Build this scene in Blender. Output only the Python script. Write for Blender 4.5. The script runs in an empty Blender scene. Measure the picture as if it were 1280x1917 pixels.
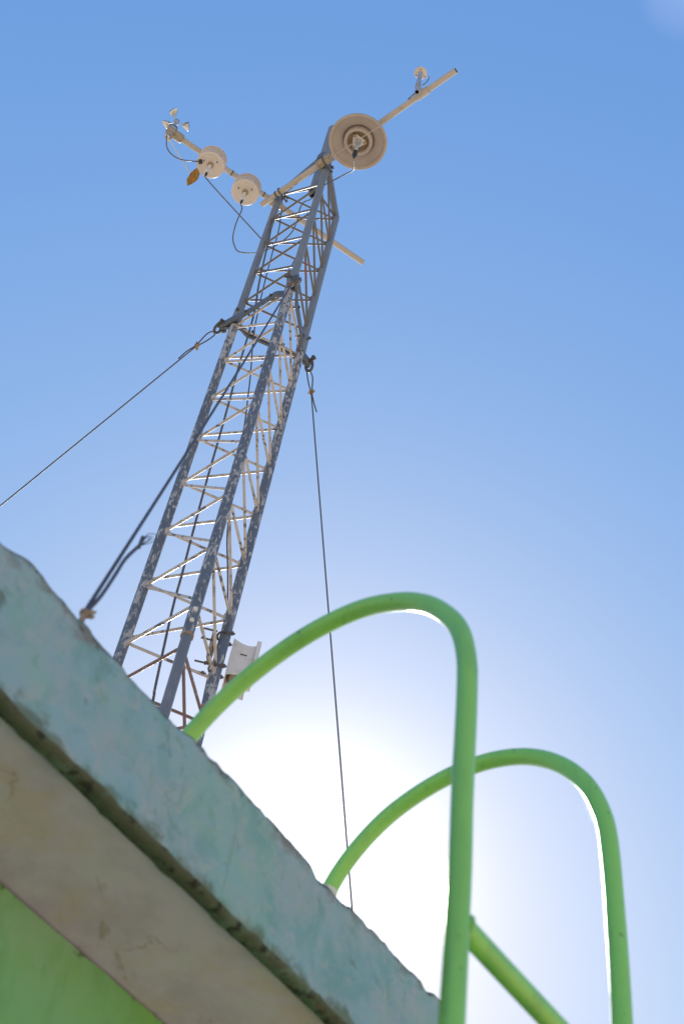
import bpy, bmesh, math, random
from math import sin, cos, pi, radians, sqrt
from mathutils import Vector, Matrix, noise

random.seed(7)
scene = bpy.context.scene
col = scene.collection
V = Vector

# ------------------------------------------------------------------ camera
CAMZ = 1.6
cam_data = bpy.data.cameras.new('camera')
cam_data.sensor_fit = 'VERTICAL'
cam_data.sensor_height = 36.0
cam_data.lens = 48.83
cam_data.clip_start = 0.05
cam_data.clip_end = 6000
cam = bpy.data.objects.new('camera', cam_data)
col.objects.link(cam)
R = Matrix(((0.9937034544745815, 0.06801911420749016, -0.08903282915706966),
            (0.0, 0.7946368839039378, 0.6070850210138938),
            (0.11204215530452608, -0.60326248254128, 0.7896334165882598)))
M = Matrix(((R[0][0], -R[0][1], -R[0][2], 0), (R[1][0], -R[1][1], -R[1][2], 0),
            (R[2][0], -R[2][1], -R[2][2], CAMZ), (0, 0, 0, 1)))
cam.matrix_world = M
cam_data.dof.use_dof = True
cam_data.dof.focus_distance = 6.9
cam_data.dof.aperture_fstop = 4.8
scene.camera = cam

# ------------------------------------------------------------------ light
SUN_EL, SUN_AZ = radians(37.24), radians(-6.68)      # azimuth clockwise from +Y
sd = V((sin(SUN_AZ) * cos(SUN_EL), cos(SUN_AZ) * cos(SUN_EL), sin(SUN_EL)))
sun_data = bpy.data.lights.new('sun', 'SUN')
sun_data.energy = 4.9
sun_data.angle = radians(0.5)
sun_data.color = (1.0, 0.95, 0.87)
sun = bpy.data.objects.new('sun', sun_data)
sun.rotation_euler = sd.to_track_quat('Z', 'Y').to_euler()
sun.location = (0, 20, 20)
col.objects.link(sun)

world = bpy.data.worlds.new('World')
scene.world = world
world.use_nodes = True
nt = world.node_tree
nt.nodes.clear()
def N(tree, t, **kw):
    n = tree.nodes.new(t)
    for k, v in kw.items():
        setattr(n, k, v)
    return n
out = N(nt, 'ShaderNodeOutputWorld')
bg = N(nt, 'ShaderNodeBackground')
bg.inputs['Strength'].default_value = 0.10
sky = N(nt, 'ShaderNodeTexSky', sky_type='NISHITA')
sky.sun_disc = False
sky.sun_elevation = SUN_EL
sky.sun_rotation = SUN_AZ
sky.air_density = 1.0
sky.dust_density = 0.3
sky.ozone_density = 3.0
# colour response of the clear sky, channel by channel (the haze pales it towards the sun)
sep = N(nt, 'ShaderNodeSeparateColor'); cmb = N(nt, 'ShaderNodeCombineColor')
nt.links.new(sky.outputs[0], sep.inputs[0])
for ch, (gain, gam) in enumerate(((0.905, 0.99), (0.695, 0.69), (0.618, 0.32))):
    a_ = N(nt, 'ShaderNodeMath', operation='MULTIPLY'); a_.inputs[1].default_value = 0.1
    p_ = N(nt, 'ShaderNodeMath', operation='POWER'); p_.inputs[1].default_value = gam
    g_ = N(nt, 'ShaderNodeMath', operation='MULTIPLY'); g_.inputs[1].default_value = gain * 10
    nt.links.new(sep.outputs[ch], a_.inputs[0]); nt.links.new(a_.outputs[0], p_.inputs[0])
    nt.links.new(p_.outputs[0], g_.inputs[0]); nt.links.new(g_.outputs[0], cmb.inputs[ch])
# aureole: forward scattering of haze round the sun, a function of direction only
tc = N(nt, 'ShaderNodeTexCoord')
dot = N(nt, 'ShaderNodeVectorMath', operation='DOT_PRODUCT')
dot.inputs[1].default_value = sd
nt.links.new(tc.outputs['Generated'], dot.inputs[0])
def lobe(power, gain):
    mx = N(nt, 'ShaderNodeMath', operation='MAXIMUM'); mx.inputs[1].default_value = 0.0
    nt.links.new(dot.outputs['Value'], mx.inputs[0])
    pw = N(nt, 'ShaderNodeMath', operation='POWER'); pw.inputs[1].default_value = power
    nt.links.new(mx.outputs[0], pw.inputs[0])
    ml = N(nt, 'ShaderNodeMath', operation='MULTIPLY'); ml.inputs[1].default_value = gain
    nt.links.new(pw.outputs[0], ml.inputs[0])
    return ml
l1, l2 = lobe(90, 1.2), lobe(420, 6.0)
ad = N(nt, 'ShaderNodeMath', operation='ADD')
nt.links.new(l1.outputs[0], ad.inputs[0]); nt.links.new(l2.outputs[0], ad.inputs[1])
sc_ = N(nt, 'ShaderNodeVectorMath', operation='SCALE')
sc_.inputs[0].default_value = (0.88, 0.98, 1.0)
nt.links.new(ad.outputs[0], sc_.inputs['Scale'])
addv = N(nt, 'ShaderNodeVectorMath', operation='ADD')
nt.links.new(cmb.outputs[0], addv.inputs[0]); nt.links.new(sc_.outputs[0], addv.inputs[1])
# a faint wisp of cirrus high on the right
dw = N(nt, 'ShaderNodeVectorMath', operation='DOT_PRODUCT'); dw.inputs[1].default_value = (0.1249, 0.2774, 0.9526)
nt.links.new(tc.outputs['Generated'], dw.inputs[0])
wr = N(nt, 'ShaderNodeMapRange', interpolation_type='SMOOTHSTEP')
wr.inputs['From Min'].default_value = 0.99915; wr.inputs['From Max'].default_value = 1.0; wr.inputs['To Max'].default_value = 0.75
nt.links.new(dw.outputs['Value'], wr.inputs['Value'])
wn = N(nt, 'ShaderNodeTexNoise'); wn.inputs['Scale'].default_value = 14; wn.inputs['Detail'].default_value = 5
nt.links.new(tc.outputs['Generated'], wn.inputs['Vector'])
wm = N(nt, 'ShaderNodeMath', operation='MULTIPLY')
nt.links.new(wr.outputs[0], wm.inputs[0]); nt.links.new(wn.outputs['Fac'], wm.inputs[1])
ws_ = N(nt, 'ShaderNodeVectorMath', operation='SCALE'); ws_.inputs[0].default_value = (1.25, 1.05, 1.0)
nt.links.new(wm.outputs[0], ws_.inputs['Scale'])
addw = N(nt, 'ShaderNodeVectorMath', operation='ADD')
nt.links.new(addv.outputs[0], addw.inputs[0]); nt.links.new(ws_.outputs[0], addw.inputs[1])
nt.links.new(addw.outputs[0], bg.inputs['Color'])
nt.links.new(bg.outputs[0], out.inputs['Surface'])

scene.view_settings.view_transform = 'Standard'
scene.view_settings.look = 'None'
scene.view_settings.exposure = 0.8
scene.view_settings.gamma = 1.0
scene.render.film_transparent = False

# ------------------------------------------------------------------ materials
def material(name, base, rough=0.6, metal=0.0, layers=(), bump=None, coat=0.0, dist=0.0):
    """layers: (colour, noise scale, low, high, stretch, detail, strength) mixed over the base by thresholded noise."""
    m = bpy.data.materials.new(name)
    m.use_nodes = True
    t = m.node_tree
    b = t.nodes['Principled BSDF']
    b.inputs['Roughness'].default_value = rough
    b.inputs['Metallic'].default_value = metal
    b.inputs['Coat Weight'].default_value = coat
    tcn = N(t, 'ShaderNodeTexCoord')
    cur = N(t, 'ShaderNodeRGB'); cur.outputs[0].default_value = (*base, 1)
    sock = cur.outputs[0]
    for i, (c, s, lo, hi, st, det, amt) in enumerate(layers):
        mp = N(t, 'ShaderNodeMapping')
        mp.inputs['Scale'].default_value = st
        mp.inputs['Location'].default_value = (3.7 * i + 1.3, 5.1 * i, 2.9 * i)
        t.links.new(tcn.outputs['Object'], mp.inputs['Vector'])
        nz = N(t, 'ShaderNodeTexNoise')
        nz.inputs['Scale'].default_value = s
        nz.inputs['Detail'].default_value = det
        nz.inputs['Roughness'].default_value = 0.62
        nz.inputs['Distortion'].default_value = dist
        t.links.new(mp.outputs[0], nz.inputs['Vector'])
        mr = N(t, 'ShaderNodeMapRange')
        mr.inputs['From Min'].default_value = lo
        mr.inputs['From Max'].default_value = hi
        mr.inputs['To Max'].default_value = amt
        t.links.new(nz.outputs['Fac'], mr.inputs['Value'])
        mx = N(t, 'ShaderNodeMix', data_type='RGBA')
        mx.inputs['B'].default_value = (*c, 1)
        t.links.new(mr.outputs[0], mx.inputs['Factor'])
        t.links.new(sock, mx.inputs['A'])
        sock = mx.outputs['Result']
    t.links.new(sock, b.inputs['Base Color'])
    if bump:
        nz = N(t, 'ShaderNodeTexNoise')
        nz.inputs['Scale'].default_value = bump[0]
        nz.inputs['Detail'].default_value = 6
        t.links.new(tcn.outputs['Object'], nz.inputs['Vector'])
        bp = N(t, 'ShaderNodeBump')
        bp.inputs['Strength'].default_value = bump[1]
        bp.inputs['Distance'].default_value = bump[2]
        t.links.new(nz.outputs['Fac'], bp.inputs['Height'])
        t.links.new(bp.outputs[0], b.inputs['Normal'])
    return m

S1 = (1, 1, 1)
MAT = {}
MAT['leg_clean'] = material('slate painted steel', (0.165, 0.188, 0.222), 0.5, 0.0,
    [((0.22, 0.24, 0.26), 18, 0.45, 0.72, (1, 1, 0.35), 6, 0.8), ((0.12, 0.14, 0.18), 30, 0.58, 0.7, (1, 1, 0.4), 6, 0.7),
     ((0.22, 0.10, 0.07), 26, 0.71, 0.75, (1, 1, 0.5), 5, 0.7)], (90, 0.25, 0.002))
MAT['leg_worn'] = material('slate steel under flaking white paint', (0.10, 0.122, 0.16), 0.55, 0.0,
    [((0.15, 0.17, 0.20), 20, 0.45, 0.65, (1, 1, 0.4), 6, 0.8), ((0.42, 0.41, 0.41), 62, 0.545, 0.575, (1, 1, 0.34), 10, 0.92),
     ((0.42, 0.41, 0.41), 10, 0.60, 0.64, (1, 1, 0.4), 12, 0.85)], (120, 0.35, 0.002), dist=0.7)
MAT['leg_base'] = material('bare blue grey steel', (0.14, 0.155, 0.185), 0.5, 0.0,
    [((0.20, 0.21, 0.23), 22, 0.45, 0.65, (1, 1, 0.4), 7, 0.8), ((0.24, 0.08, 0.05), 18, 0.68, 0.72, (1, 1, 0.6), 6, 0.8)], (120, 0.3, 0.002))
MAT['brace_cream'] = material('cream paint chipped to dark steel', (0.48, 0.43, 0.40), 0.5, 0.0,
    [((0.07, 0.065, 0.065), 48, 0.55, 0.60, (0.6, 0.6, 0.6), 9, 0.9), ((0.33, 0.26, 0.19), 14, 0.52, 0.66, S1, 5, 0.7)], (120, 0.3, 0.001))
MAT['brace_grey'] = material('grey brace paint with red primer showing', (0.125, 0.115, 0.11), 0.5, 0.0,
    [((0.30, 0.07, 0.045), 7, 0.60, 0.66, S1, 6, 0.85), ((0.13, 0.12, 0.12), 40, 0.58, 0.64, S1, 6, 0.7)], (120, 0.3, 0.001))
MAT['brace_red'] = material('red primer brace with grey wear', (0.17, 0.105, 0.095), 0.6, 0.0,
    [((0.36, 0.09, 0.05), 16, 0.56, 0.62, S1, 6, 0.9), ((0.28, 0.24, 0.22), 45, 0.58, 0.62, S1, 6, 0.8)], (120, 0.3, 0.001))
MAT['strap'] = material('slate bracket steel', (0.095, 0.11, 0.135), 0.5, 0.0,
    [((0.16, 0.17, 0.185), 24, 0.5, 0.7, S1, 7, 0.8), ((0.11, 0.08, 0.06), 30, 0.63, 0.68, S1, 6, 0.8)], (80, 0.3, 0.002))
MAT['iron'] = material('dark weathered iron', (0.085, 0.08, 0.08), 0.55, 0.2,
    [((0.17, 0.11, 0.08), 40, 0.52, 0.62, S1, 6, 0.8)], (90, 0.4, 0.002))
MAT['rust'] = material('crusted rusty metal', (0.30, 0.22, 0.15), 0.85, 0.0,
    [((0.12, 0.07, 0.045), 60, 0.5, 0.58, S1, 8, 0.9), ((0.5, 0.42, 0.32), 90, 0.56, 0.62, S1, 6, 0.8)], (110, 0.7, 0.004))
MAT['arm'] = material('weathered cream pipe', (0.42, 0.38, 0.355), 0.42, 0.0,
    [((0.38, 0.34, 0.29), 16, 0.45, 0.65, S1, 6, 0.7), ((0.25, 0.2, 0.15), 50, 0.66, 0.7, S1, 6, 0.6)], (90, 0.15, 0.001))
MAT['clamp'] = material('tan cast clamp', (0.33, 0.28, 0.22), 0.6, 0.0,
    [((0.17, 0.13, 0.1), 50, 0.5, 0.62, S1, 6, 0.8)], (70, 0.4, 0.002))
MAT['plastic'] = material('cream weathered plastic', (0.56, 0.51, 0.50), 0.45, 0.0,
    [((0.50, 0.45, 0.43), 12, 0.45, 0.7, S1, 5, 0.7)])
MAT['plastic_shade'] = material('cream plastic, duller', (0.60, 0.54, 0.45), 0.5, 0.0,
    [((0.5, 0.43, 0.33), 14, 0.45, 0.7, S1, 5, 0.7)])
MAT['dish'] = material('tan weathered dish plastic', (0.38, 0.33, 0.315), 0.5, 0.0,
    [((0.32, 0.275, 0.255), 9, 0.42, 0.7, S1, 6, 0.8), ((0.28, 0.22, 0.16), 30, 0.6, 0.72, S1, 6, 0.5)])
MAT['stained'] = material('brown stained plastic', (0.32, 0.235, 0.15), 0.6, 0.0,
    [((0.20, 0.12, 0.06), 30, 0.48, 0.64, S1, 6, 0.8)])
MAT['box'] = material('dusty white box plastic', (0.66, 0.63, 0.61), 0.5, 0.0,
    [((0.56, 0.50, 0.44), 25, 0.5, 0.66, S1, 6, 0.8), ((0.46, 0.37, 0.28), 14, 0.6, 0.7, S1, 6, 0.7)])
MAT['black'] = material('black rubber', (0.02, 0.02, 0.022), 0.5)
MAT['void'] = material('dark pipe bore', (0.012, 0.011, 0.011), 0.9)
MAT['cable'] = material('faded grey cable', (0.085, 0.08, 0.08), 0.55, 0.0, [((0.16, 0.13, 0.11), 40, 0.5, 0.62, S1, 4, 0.8)])
MAT['cable_pale'] = material('pale beige signal wire', (0.36, 0.32, 0.27), 0.5)
MAT['wire'] = material('dull steel rope', (0.075, 0.082, 0.105), 0.65, 0.0, [((0.08, 0.07, 0.065), 60, 0.5, 0.6, S1, 4, 0.8)], (400, 0.6, 0.002))
MAT['steel'] = material('bright metal cups', (0.58, 0.58, 0.58), 0.28, 0.85, [((0.4, 0.36, 0.32), 50, 0.52, 0.62, S1, 5, 0.7)])
MAT['blue_metal'] = material('blue grey anodised metal', (0.30, 0.37, 0.48), 0.4, 0.3, [((0.42, 0.48, 0.58), 30, 0.5, 0.66, S1, 5, 0.7)])
MAT['vane'] = material('ochre vane plate', (0.36, 0.17, 0.002), 0.85, 0.0, [((0.15, 0.065, 0.001), 26, 0.48, 0.62, S1, 7, 0.85)])
MAT['probe'] = material('white probe sleeve', (0.66, 0.66, 0.66), 0.4, 0.0, [((0.35, 0.37, 0.42), 40, 0.52, 0.6, S1, 5, 0.7)])
MAT['green_pipe'] = material('lime green pipe paint', (0.26, 0.61, 0.115), 0.36, 0.0,
    [((0.27, 0.64, 0.14), 3, 0.4, 0.7, (1, 1, 0.5), 3, 0.8), ((0.19, 0.48, 0.11), 14, 0.5, 0.7, (1, 1, 0.22), 6, 0.7),
     ((0.14, 0.36, 0.10), 34, 0.60, 0.70, (1, 1, 0.12), 6, 0.6), ((0.09, 0.15, 0.06), 55, 0.665, 0.70, (1, 1, 0.6), 5, 0.8), ((0.30, 0.24, 0.16), 21, 0.69, 0.72, (1, 1, 0.6), 7, 0.55)], (45, 0.3, 0.003), 0.2)
MAT['white_collar'] = material('white putty', (0.7, 0.68, 0.62), 0.8, 0.0, [((0.5, 0.47, 0.38), 60, 0.5, 0.6, S1, 5, 0.8)], (80, 0.5, 0.003))
MAT['fascia'] = material('teal washed plaster', (0.255, 0.405, 0.445), 0.88, 0.0,
    [((0.32, 0.395, 0.42), 5, 0.42, 0.60, (1, 1, 1.5), 9, 0.9), ((0.17, 0.34, 0.35), 9, 0.46, 0.62, (1, 1, 0.7), 9, 0.8),
     ((0.37, 0.41, 0.42), 16, 0.53, 0.66, (1.3, 1, 1), 9, 0.8), ((0.15, 0.28, 0.25), 24, 0.57, 0.68, S1, 10, 0.6),
     ((0.24, 0.44, 0.36), 2.6, 0.50, 0.62, S1, 8, 0.5), ((0.15, 0.27, 0.22), 20, 0.60, 0.70, (1, 1, 0.10), 5, 0.6),
     ((0.10, 0.125, 0.09), 12, 0.63, 0.72, S1, 10, 0.8), ((0.22, 0.17, 0.13), 19, 0.67, 0.73, S1, 9, 0.6)], (55, 0.8, 0.006), dist=0.5)
def weathered_edges(m, edges, stretch=(1, 1, 1)):
    """dirt that creeps in ragged patches from the arrises (object z) into the paint"""
    t = m.node_tree
    b = t.nodes['Principled BSDF']
    src = b.inputs['Base Color'].links[0].from_socket
    tcn = N(t, 'ShaderNodeTexCoord'); sx = N(t, 'ShaderNodeSeparateXYZ')
    t.links.new(tcn.outputs['Object'], sx.inputs[0])
    for colour, z0, z1, scale, lo, hi, amt in edges:
        mr = N(t, 'ShaderNodeMapRange'); mr.inputs['From Min'].default_value = z0; mr.inputs['From Max'].default_value = z1
        mr.inputs['To Max'].default_value = 0.30
        t.links.new(sx.outputs['Z'], mr.inputs['Value'])
        nz = N(t, 'ShaderNodeTexNoise'); nz.inputs['Scale'].default_value = scale; nz.inputs['Detail'].default_value = 9
        nz.inputs['Roughness'].default_value = 0.66; nz.inputs['Distortion'].default_value = 0.4
        mp = N(t, 'ShaderNodeMapping'); mp.inputs['Scale'].default_value = stretch
        t.links.new(tcn.outputs['Object'], mp.inputs['Vector']); t.links.new(mp.outputs[0], nz.inputs['Vector'])
        ad_ = N(t, 'ShaderNodeMath', operation='ADD')
        t.links.new(mr.outputs[0], ad_.inputs[0]); t.links.new(nz.outputs['Fac'], ad_.inputs[1])
        m2 = N(t, 'ShaderNodeMapRange'); m2.inputs['From Min'].default_value = lo; m2.inputs['From Max'].default_value = hi; m2.inputs['To Max'].default_value = amt
        t.links.new(ad_.outputs[0], m2.inputs['Value'])
        mx = N(t, 'ShaderNodeMix', data_type='RGBA'); mx.inputs['B'].default_value = (*colour, 1)
        t.links.new(m2.outputs[0], mx.inputs['Factor']); t.links.new(src, mx.inputs['A'])
        src = mx.outputs['Result']
    t.links.new(src, b.inputs['Base Color'])
weathered_edges(MAT['fascia'], [((0.20, 0.185, 0.165), 3.335, 3.412, 9, 0.665, 0.80, 0.9), ((0.11, 0.15, 0.10), 3.20, 3.14, 12, 0.68, 0.82, 0.85),
                                ((0.05, 0.055, 0.045), 3.36, 3.42, 26, 0.70, 0.80, 0.85)])
weathered_edges(MAT['leg_worn'], [((0.44, 0.43, 0.425), 2.9, 4.6, 48, 0.735, 0.775, 0.9)], (1, 1, 0.4))
MAT['edge'] = material('mossy broken concrete edge', (0.13, 0.155, 0.12), 0.95, 0.0,
    [((0.20, 0.18, 0.14), 20, 0.45, 0.6, S1, 8, 0.85), ((0.10, 0.20, 0.15), 14, 0.5, 0.6, S1, 6, 0.8),
     ((0.03, 0.03, 0.025), 32, 0.56, 0.64, S1, 7, 0.9)], (40, 0.9, 0.008))
MAT['lip'] = material('dark mossy drip edge', (0.095, 0.105, 0.075), 0.95, 0.0,
    [((0.15, 0.22, 0.17), 10, 0.54, 0.64, S1, 6, 0.7), ((0.02, 0.022, 0.018), 26, 0.54, 0.62, S1, 8, 0.9),
     ((0.17, 0.095, 0.055), 17, 0.64, 0.69, S1, 6, 0.8)], (40, 0.8, 0.006))
MAT['soffit'] = material('stained grey beige soffit plaster', (0.62, 0.535, 0.70), 0.9, 0.0,
    [((0.51, 0.44, 0.575), 5, 0.46, 0.6, S1, 6, 0.85), ((0.58, 0.46, 0.43), 4.5, 0.52, 0.66, S1, 9, 0.75),
     ((0.60, 0.57, 0.64), 9, 0.52, 0.68, S1, 7, 0.6), ((0.30, 0.22, 0.15), 13, 0.61, 0.69, (1.4, 0.5, 1), 9, 0.6)], (30, 0.4, 0.004))
MAT['wall'] = material('green painted wall', (0.175, 0.43, 0.10), 0.6, 0.0,
    [((0.29, 0.45, 0.36), 1.7, 0.49, 0.64, S1, 5, 0.6), ((0.19, 0.45, 0.20), 3, 0.4, 0.65, S1, 5, 0.8), ((0.12, 0.34, 0.09), 16, 0.5, 0.7, (1, 1, 0.4), 7, 0.6)], (40, 0.25, 0.003))
MAT['roof_top'] = material('weathered roof screed', (0.33, 0.32, 0.29), 0.9, 0.0, [((0.2, 0.2, 0.17), 3, 0.45, 0.65, S1, 8, 0.8)], (25, 0.4, 0.005))
MAT['ground'] = material('pale sandy ground', (0.63, 0.475, 0.29), 0.95, 0.0, [((0.55, 0.395, 0.23), 0.8, 0.4, 0.65, S1, 9, 0.8)], (3, 0.4, 0.02))

def cracks(m, colour, scale, width, amt, mask_scale, mask_lo, mask_hi):
    """hairline cracks: the level line of a noise field, kept only in some places"""
    t = m.node_tree
    b = t.nodes['Principled BSDF']
    src = b.inputs['Base Color'].links[0].from_socket
    tcn = N(t, 'ShaderNodeTexCoord')
    nz = N(t, 'ShaderNodeTexNoise'); nz.inputs['Scale'].default_value = scale; nz.inputs['Detail'].default_value = 7; nz.inputs['Roughness'].default_value = 0.55
    t.links.new(tcn.outputs['Object'], nz.inputs['Vector'])
    s1 = N(t, 'ShaderNodeMath', operation='SUBTRACT'); s1.inputs[1].default_value = 0.5
    ab = N(t, 'ShaderNodeMath', operation='ABSOLUTE')
    mr = N(t, 'ShaderNodeMapRange'); mr.inputs['From Min'].default_value = width; mr.inputs['From Max'].default_value = width * 0.3
    nm = N(t, 'ShaderNodeTexNoise'); nm.inputs['Scale'].default_value = mask_scale; nm.inputs['Detail'].default_value = 3
    mp = N(t, 'ShaderNodeMapping'); mp.inputs['Location'].default_value = (7.7, 2.1, 4.4)
    t.links.new(tcn.outputs['Object'], mp.inputs['Vector']); t.links.new(mp.outputs[0], nm.inputs['Vector'])
    m2 = N(t, 'ShaderNodeMapRange'); m2.inputs['From Min'].default_value = mask_lo; m2.inputs['From Max'].default_value = mask_hi; m2.inputs['To Max'].default_value = amt
    ml = N(t, 'ShaderNodeMath', operation='MULTIPLY')
    t.links.new(nz.outputs['Fac'], s1.inputs[0]); t.links.new(s1.outputs[0], ab.inputs[0]); t.links.new(ab.outputs[0], mr.inputs['Value'])
    t.links.new(nm.outputs['Fac'], m2.inputs['Value'])
    t.links.new(mr.outputs[0], ml.inputs[0]); t.links.new(m2.outputs[0], ml.inputs[1])
    mx = N(t, 'ShaderNodeMix', data_type='RGBA'); mx.inputs['B'].default_value = (*colour, 1)
    t.links.new(ml.outputs[0], mx.inputs['Factor']); t.links.new(src, mx.inputs['A'])
    t.links.new(mx.outputs['Result'], b.inputs['Base Color'])
cracks(MAT['soffit'], (0.20, 0.14, 0.09), 3.0, 0.008, 0.38, 3.5, 0.50, 0.60)
cracks(MAT['fascia'], (0.10, 0.17, 0.14), 4.0, 0.006, 0.30, 4.0, 0.53, 0.62)
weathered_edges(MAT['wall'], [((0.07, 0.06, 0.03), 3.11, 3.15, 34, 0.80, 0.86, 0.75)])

# ------------------------------------------------------------------ object helpers
def empty(name, loc):
    o = bpy.data.objects.new(name, None)
    o.location = loc
    o.empty_display_size = 0.1
    col.objects.link(o)
    return o

def tag(o, label=None, cat=None, group=None, kind=None):
    for k, v in (('label', label), ('category', cat), ('group', group), ('kind', kind)):
        if v:
            o[k] = v
    return o

def origin(o):
    p = V((0, 0, 0))
    while o is not None:
        p += o.location
        o = o.parent
    return p

class MB:
    """collects shapes in world coordinates, then links them as one mesh object"""
    def __init__(self):
        self.v, self.f, self.s, self.mi = [], [], [], []
        self.m = 0
    def add(self, vs, fs, smooth=True):
        o = len(self.v)
        self.v += [V(p) for p in vs]
        self.f += [tuple(i + o for i in f) for f in fs]
        self.s += [smooth] * len(fs)
        self.mi += [self.m] * len(fs)
    def tube(self, pts, r, n=12, caps=True, closed=False):
        pts = [V(p) for p in pts]
        k = len(pts)
        rad = r if isinstance(r, (list, tuple)) else [r] * k
        tan = []
        for i in range(k):
            if closed:
                t = pts[(i + 1) % k] - pts[i - 1]
            else:
                t = pts[min(i + 1, k - 1)] - pts[max(i - 1, 0)]
            tan.append(t.normalized())
        ref = V((0, 0, 1)) if abs(tan[0].z) < 0.9 else V((1, 0, 0))
        u = (ref - tan[0] * ref.dot(tan[0])).normalized()
        vs, fs = [], []
        for i in range(k):
            u = (u - tan[i] * u.dot(tan[i]))
            u = u.normalized() if u.length > 1e-6 else tan[i].orthogonal().normalized()
            w = tan[i].cross(u)
            for j in range(n):
                a = 2 * pi * j / n
                vs.append(pts[i] + (u * cos(a) + w * sin(a)) * rad[i])
        for i in range(k if closed else k - 1):
            for j in range(n):
                a, b = i * n + j, i * n + (j + 1) % n
                c, d = ((i + 1) % k) * n + (j + 1) % n, ((i + 1) % k) * n + j
                fs.append((a, b, c, d))
        self.add(vs, fs)
        if caps and not closed:
            self.add(vs[:n], [tuple(reversed(range(n)))], False)
            self.add(vs[-n:], [tuple(range(n))], False)
    def pipe(self, a, b, r, wall=0.003, n=20):
        """open ended hollow pipe; the bore uses material slot 1"""
        a, b = V(a), V(b)
        self.tube([a, b], r, n, caps=False)
        d = (b - a).normalized()
        u = d.orthogonal().normalized(); w = d.cross(u)
        ring = lambda c, q: [c + (u * cos(2 * pi * j / n) + w * sin(2 * pi * j / n)) * q for j in range(n)]
        for c, sgn in ((a, 1), (b, -1)):
            o1, i1, i2 = ring(c, r), ring(c, r - wall), ring(c + d * sgn * min(0.12, (b - a).length * 0.45), r - wall)
            q = [(j, (j + 1) % n, n + (j + 1) % n, n + j) for j in range(n)]
            q = q if sgn < 0 else [tuple(reversed(x)) for x in q]
            self.add(o1 + i1, q, False)
            self.m = 1
            self.add(i1 + i2, q, True)
            self.add(i2, [tuple(range(n))], False)
            self.m = 0
    def lathe(self, prof, c, axis=(0, 0, 1), n=32):
        c, ax = V(c), V(axis).normalized()
        u = ax.orthogonal().normalized(); w = ax.cross(u)
        vs, fs = [], []
        for r, z in prof:
            for j in range(n):
                a = 2 * pi * j / n
                vs.append(c + ax * z + (u * cos(a) + w * sin(a)) * max(r, 1e-5))
        for i in range(len(prof) - 1):
            for j in range(n):
                fs.append((i * n + j, i * n + (j + 1) % n, (i + 1) * n + (j + 1) % n, (i + 1) * n + j))
        self.add(vs, fs)
    def box(self, c, size, ax=None, smooth=False):
        c = V(c)
        X, Y, Z = ax if ax else (V((1, 0, 0)), V((0, 1, 0)), V((0, 0, 1)))
        vs = [c + X * (sx * size[0] / 2) + Y * (sy * size[1] / 2) + Z * (sz * size[2] / 2)
              for sx in (-1, 1) for sy in (-1, 1) for sz in (-1, 1)]
        fs = [(0, 1, 3, 2), (4, 6, 7, 5), (0, 4, 5, 1), (2, 3, 7, 6), (0, 2, 6, 4), (1, 5, 7, 3)]
        self.add(vs, fs, smooth)
    def bolt(self, a, b, r, head=0.012):
        """threaded shank with a hexagonal head at a and a nut near b"""
        a, b = V(a), V(b)
        d = (b - a).normalized()
        self.tube([a, b], r, 10)
        self.tube([a - d * head * 0.6, a + d * head * 0.4], r * 1.9, 6)
        self.tube([b - d * head * 1.8, b - d * head * 0.8], r * 1.9, 6)
    def ribbon(self, pts, w, t, up=(0, 0, 1)):
        """flat bar with its width along up"""
        pts = [V(p) for p in pts]; up = V(up)
        vs, fs, k = [], [], len(pts)
        for i in range(k):
            tn = (pts[min(i + 1, k - 1)] - pts[max(i - 1, 0)]).normalized()
            s = tn.cross(up).normalized()
            for a, b in ((-1, -1), (1, -1), (1, 1), (-1, 1)):
                vs.append(pts[i] + s * (a * t / 2) + up * (b * w / 2))
        for i in range(k - 1):
            for j in range(4):
                fs.append((i * 4 + j, i * 4 + (j + 1) % 4, i * 4 + 4 + (j + 1) % 4, i * 4 + 4 + j))
        fs += [(3, 2, 1, 0), tuple(range(k * 4 - 4, k * 4))]
        self.add(vs, fs, False)
    def build(self, name, mat, parent=None, loc=None, bevel=0.0):
        base = origin(parent) if parent else V(loc if loc is not None else self.v[0])
        me = bpy.data.meshes.new(name)
        me.from_pydata([p - base for p in self.v], [], self.f)
        for m in (mat if isinstance(mat, (list, tuple)) else [mat]):
            me.materials.append(MAT[m])
        bm = bmesh.new(); bm.from_mesh(me)
        bmesh.ops.recalc_face_normals(bm, faces=bm.faces)
        bm.to_mesh(me); bm.free()
        me.polygons.foreach_set('use_smooth', self.s)
        me.polygons.foreach_set('material_index', self.mi)
        o = bpy.data.objects.new(name, me)
        col.objects.link(o)
        if parent:
            o.parent = parent
        else:
            o.location = base
        if bevel:
            b = o.modifiers.new('bevel', 'BEVEL'); b.width = bevel; b.segments = 2; b.limit_method = 'ANGLE'
        return o

def one(name, mat, parent, fn, *a, **k):
    m = MB(); getattr(m, fn)(*a, **k)
    return m.build(name, mat, parent)

def fillet(pts, r, n=5):
    pts = [V(p) for p in pts]
    o = [pts[0]]
    for i in range(1, len(pts) - 1):
        p, a, b = pts[i], (pts[i - 1] - pts[i]), (pts[i + 1] - pts[i])
        la, lb = a.length, b.length
        a.normalize(); b.normalize()
        half = a.angle(b) / 2
        d = min(r / math.tan(half), la * 0.45, lb * 0.45)
        p0, p1 = p + a * d, p + b * d
        for j in range(n + 1):
            t = j / n
            o.append(p0 * (1 - t) ** 2 + p * 2 * t * (1 - t) + p1 * t * t)
    o.append(pts[-1])
    return o

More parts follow.
